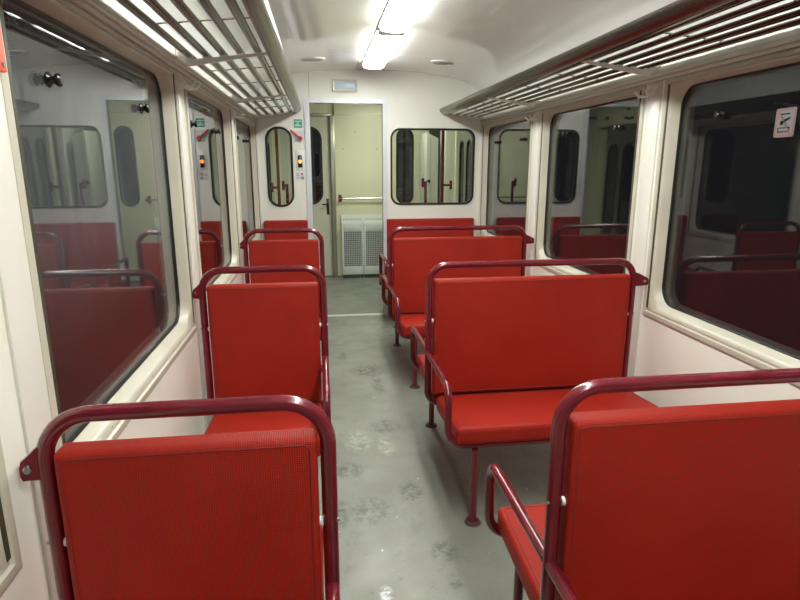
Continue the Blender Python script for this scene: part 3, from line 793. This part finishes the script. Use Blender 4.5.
# signs and controls left of the doorway
gs = empty('exit_sign', (-.176, YE, 1.772), 'small green emergency exit sign left of the doorway top', 'sign')
MB().box(-.212, -.140, YE - .003, YE + .0005, 1.736, 1.808).build('plate', M['green'], gs, smooth=False)
b = MB(); yy = YE - .0045
b.box(-.203, -.149, yy, YE - .0031, 1.748, 1.760); b.box(-.203, -.149, yy, YE - .0031, 1.785, 1.795)
b.box(-.190, -.164, yy, YE - .0031, 1.762, 1.770); b.box(-.182, -.172, yy, YE - .0031, 1.770, 1.783)
b.loft([[(-.199, q, 1.766), (-.188, q, 1.774), (-.188, q, 1.758)] for q in (yy, YE - .0031)], cap0=True, cap1=True)
b.build('pictogram', M['greenlight'], gs, smooth=False)

eb = empty('emergency_brake', (-.18, YE, 1.66), 'red emergency pull handle slanting over a pale plate beside the narrow window', 'emergency handle')
MB().box(-.218, -.122, YE - .004, YE + .0005, 1.612, 1.712, .001).build('plate', M['paper'], eb, smooth=False)
b = MB(); b.tube([(-.243, YE - .022, 1.716), (-.160, YE - .022, 1.645)], .0115, 10, squash=.6); b.tube([(-.163, YE - .022, 1.665), (-.150, YE - .022, 1.640), (-.158, YE - .022, 1.628)], .012, 10); b.disc((-.158, YE - .003, 1.648), (0, -1, 0), .010, .03, 12)
b.build('handle', M['redplastic'], eb)
b = MB(); b.box(-.205, -.175, YE - .0052, YE - .0039, 1.620, 1.626); b.box(-.205, -.185, YE - .0052, YE - .0039, 1.632, 1.636); b.box(-.205, -.190, YE - .0052, YE - .0039, 1.642, 1.646); b.build('print', M['greyprint'], eb, smooth=False)

cu = empty('door_button_box', (-.167, YE, 1.455), 'pale control plate with glowing orange button in a black bezel', 'button box')
MB().box(-.208, -.126, YE - .006, YE + .0005, 1.368, 1.540, .002).build('plate', M['white'], cu)
b = MB(); b.box(-.188, -.150, YE - .016, YE - .005, 1.392, 1.500, .004); b.build('bezel', M['black'], cu)
b = MB(); b.disc((-.169, YE - .015, 1.445), (0, -1, 0), .017, .008, 20, .013); b.build('button', M['button'], cu)
b = MB(); b.disc((-.169, YE - .015, 1.480), (0, -1, 0), .006, .003, 10); b.build('key_switch', M['chrome'], cu)

lb = empty('instruction_label', (-.172, YE, 1.317), 'small white instruction label with a red mark below the orange button', 'label')
MB().box(-.212, -.134, YE - .002, YE + .0005, 1.282, 1.355).build('paper', M['paper'], lb, smooth=False)
b = MB(); b.box(-.205, -.180, YE - .003, YE - .0019, 1.335, 1.340); b.box(-.205, -.183, YE - .003, YE - .0019, 1.322, 1.327); b.box(-.205, -.170, YE - .003, YE - .0019, 1.300, 1.304); b.box(-.165, -.142, YE - .003, YE - .0019, 1.290, 1.312)
b.build('print', M['greyprint'], lb, smooth=False)
b = MB(); b.box(-.164, -.150, YE - .003, YE - .0019, 1.325, 1.345); b.build('red_mark', M['redplastic'], lb, smooth=False)

# no-throwing sticker on the right-hand pane nearest the camera
st = empty('window_sticker', (XR + .042, 1.825, 1.558), 'grey pictogram sticker with red diagonal on the nearest right-hand pane', 'sticker')
xg = XR + .0422
def gx(d): return xg - d
q = rrect(1.780, 1.868, 1.512, 1.606, .008, 4)
MB().loft([[(gx(.0001), u, v) for u, v in q], [(gx(.0006), u, v) for u, v in q]], cap0=True, cap1=True).build('film', mat('grey_sticker_film', (.15, .145, .15), .5), st, smooth=False)
b = MB(); qa = rrect(1.783, 1.865, 1.515, 1.603, .007, 4); qb = rrect(1.787, 1.861, 1.519, 1.599, .006, 4)
b.loft([[(gx(.0007), u, v) for u, v in qa], [(gx(.0012), u, v) for u, v in qa], [(gx(.0012), u, v) for u, v in qb], [(gx(.0007), u, v) for u, v in qb]])
b.loft([[(gx(.0013), 1.857, 1.592), (gx(.0013), 1.850, 1.594)], [(gx(.0013), 1.794, 1.523), (gx(.0013), 1.801, 1.521)]], closed=False)
b.build('red_bar', mat('dull_red_print', (.25, .06, .06), .5), st, smooth=False)
b = MB()
def qd(a): b.loft([[(gx(.001), a[0], a[1]), (gx(.001), a[2], a[3])], [(gx(.001), a[6], a[7]), (gx(.001), a[4], a[5])]], closed=False)
qd((1.852, 1.541, 1.800, 1.541, 1.800, 1.544, 1.852, 1.544)); qd((1.852, 1.528, 1.849, 1.528, 1.849, 1.544, 1.852, 1.544)); qd((1.800, 1.528, 1.803, 1.528, 1.803, 1.544, 1.800, 1.544)); qd((1.852, 1.528, 1.800, 1.528, 1.800, 1.531, 1.852, 1.531))
qd((1.845, 1.552, 1.832, 1.552, 1.832, 1.565, 1.845, 1.565)); qd((1.838, 1.556, 1.805, 1.570, 1.803, 1.578, 1.836, 1.566)); qd((1.852, 1.585, 1.806, 1.585, 1.806, 1.589, 1.852, 1.589))
b.build('pictogram', M['black'], st, smooth=False)

# orange notice on the left pillar next to the camera
on_ = empty('orange_plate', (XL, 1.165, 1.60), 'orange-red plastic plate with dark screw at the left edge of the picture', 'plate')
MB().box(XL - .001, XL + .020, 1.085, 1.1465, 1.578, 1.655, .003).build('plate', M['orange'], on_)
b = MB(); b.disc((XL + .0195, 1.134, 1.590), (1, 0, 0), .0045, .003, 10); b.build('screw', M['greyprint'], on_)

# ------------------------------------------------------------------ world, camera
w = bpy.data.worlds.new('night'); sc.world = w; w.use_nodes = True
w.node_tree.nodes['Background'].inputs[0].default_value = (0.02, 0.02, 0.022, 1)
w.node_tree.nodes['Background'].inputs[1].default_value = 0.15

cd = bpy.data.cameras.new('camera'); cam = bpy.data.objects.new('camera', cd); COL.objects.link(cam)
cd.sensor_width = 36; cd.lens = 36 * 576.63 / 800; cd.clip_start = 0.02
cam.location = (0, 0, CAM_H); cam.rotation_euler = (PI / 2 - 0.2318, 0, -0.1354)
sc.camera = cam
sc.view_settings.view_transform = 'Standard'; sc.view_settings.look = 'None'; sc.view_settings.gamma = 1; sc.view_settings.use_curve_mapping = False
sc.view_settings.exposure = 1.6
sc.cycles.max_bounces = 10; sc.cycles.transparent_max_bounces = 16
sc.cycles.sample_clamp_indirect = 4
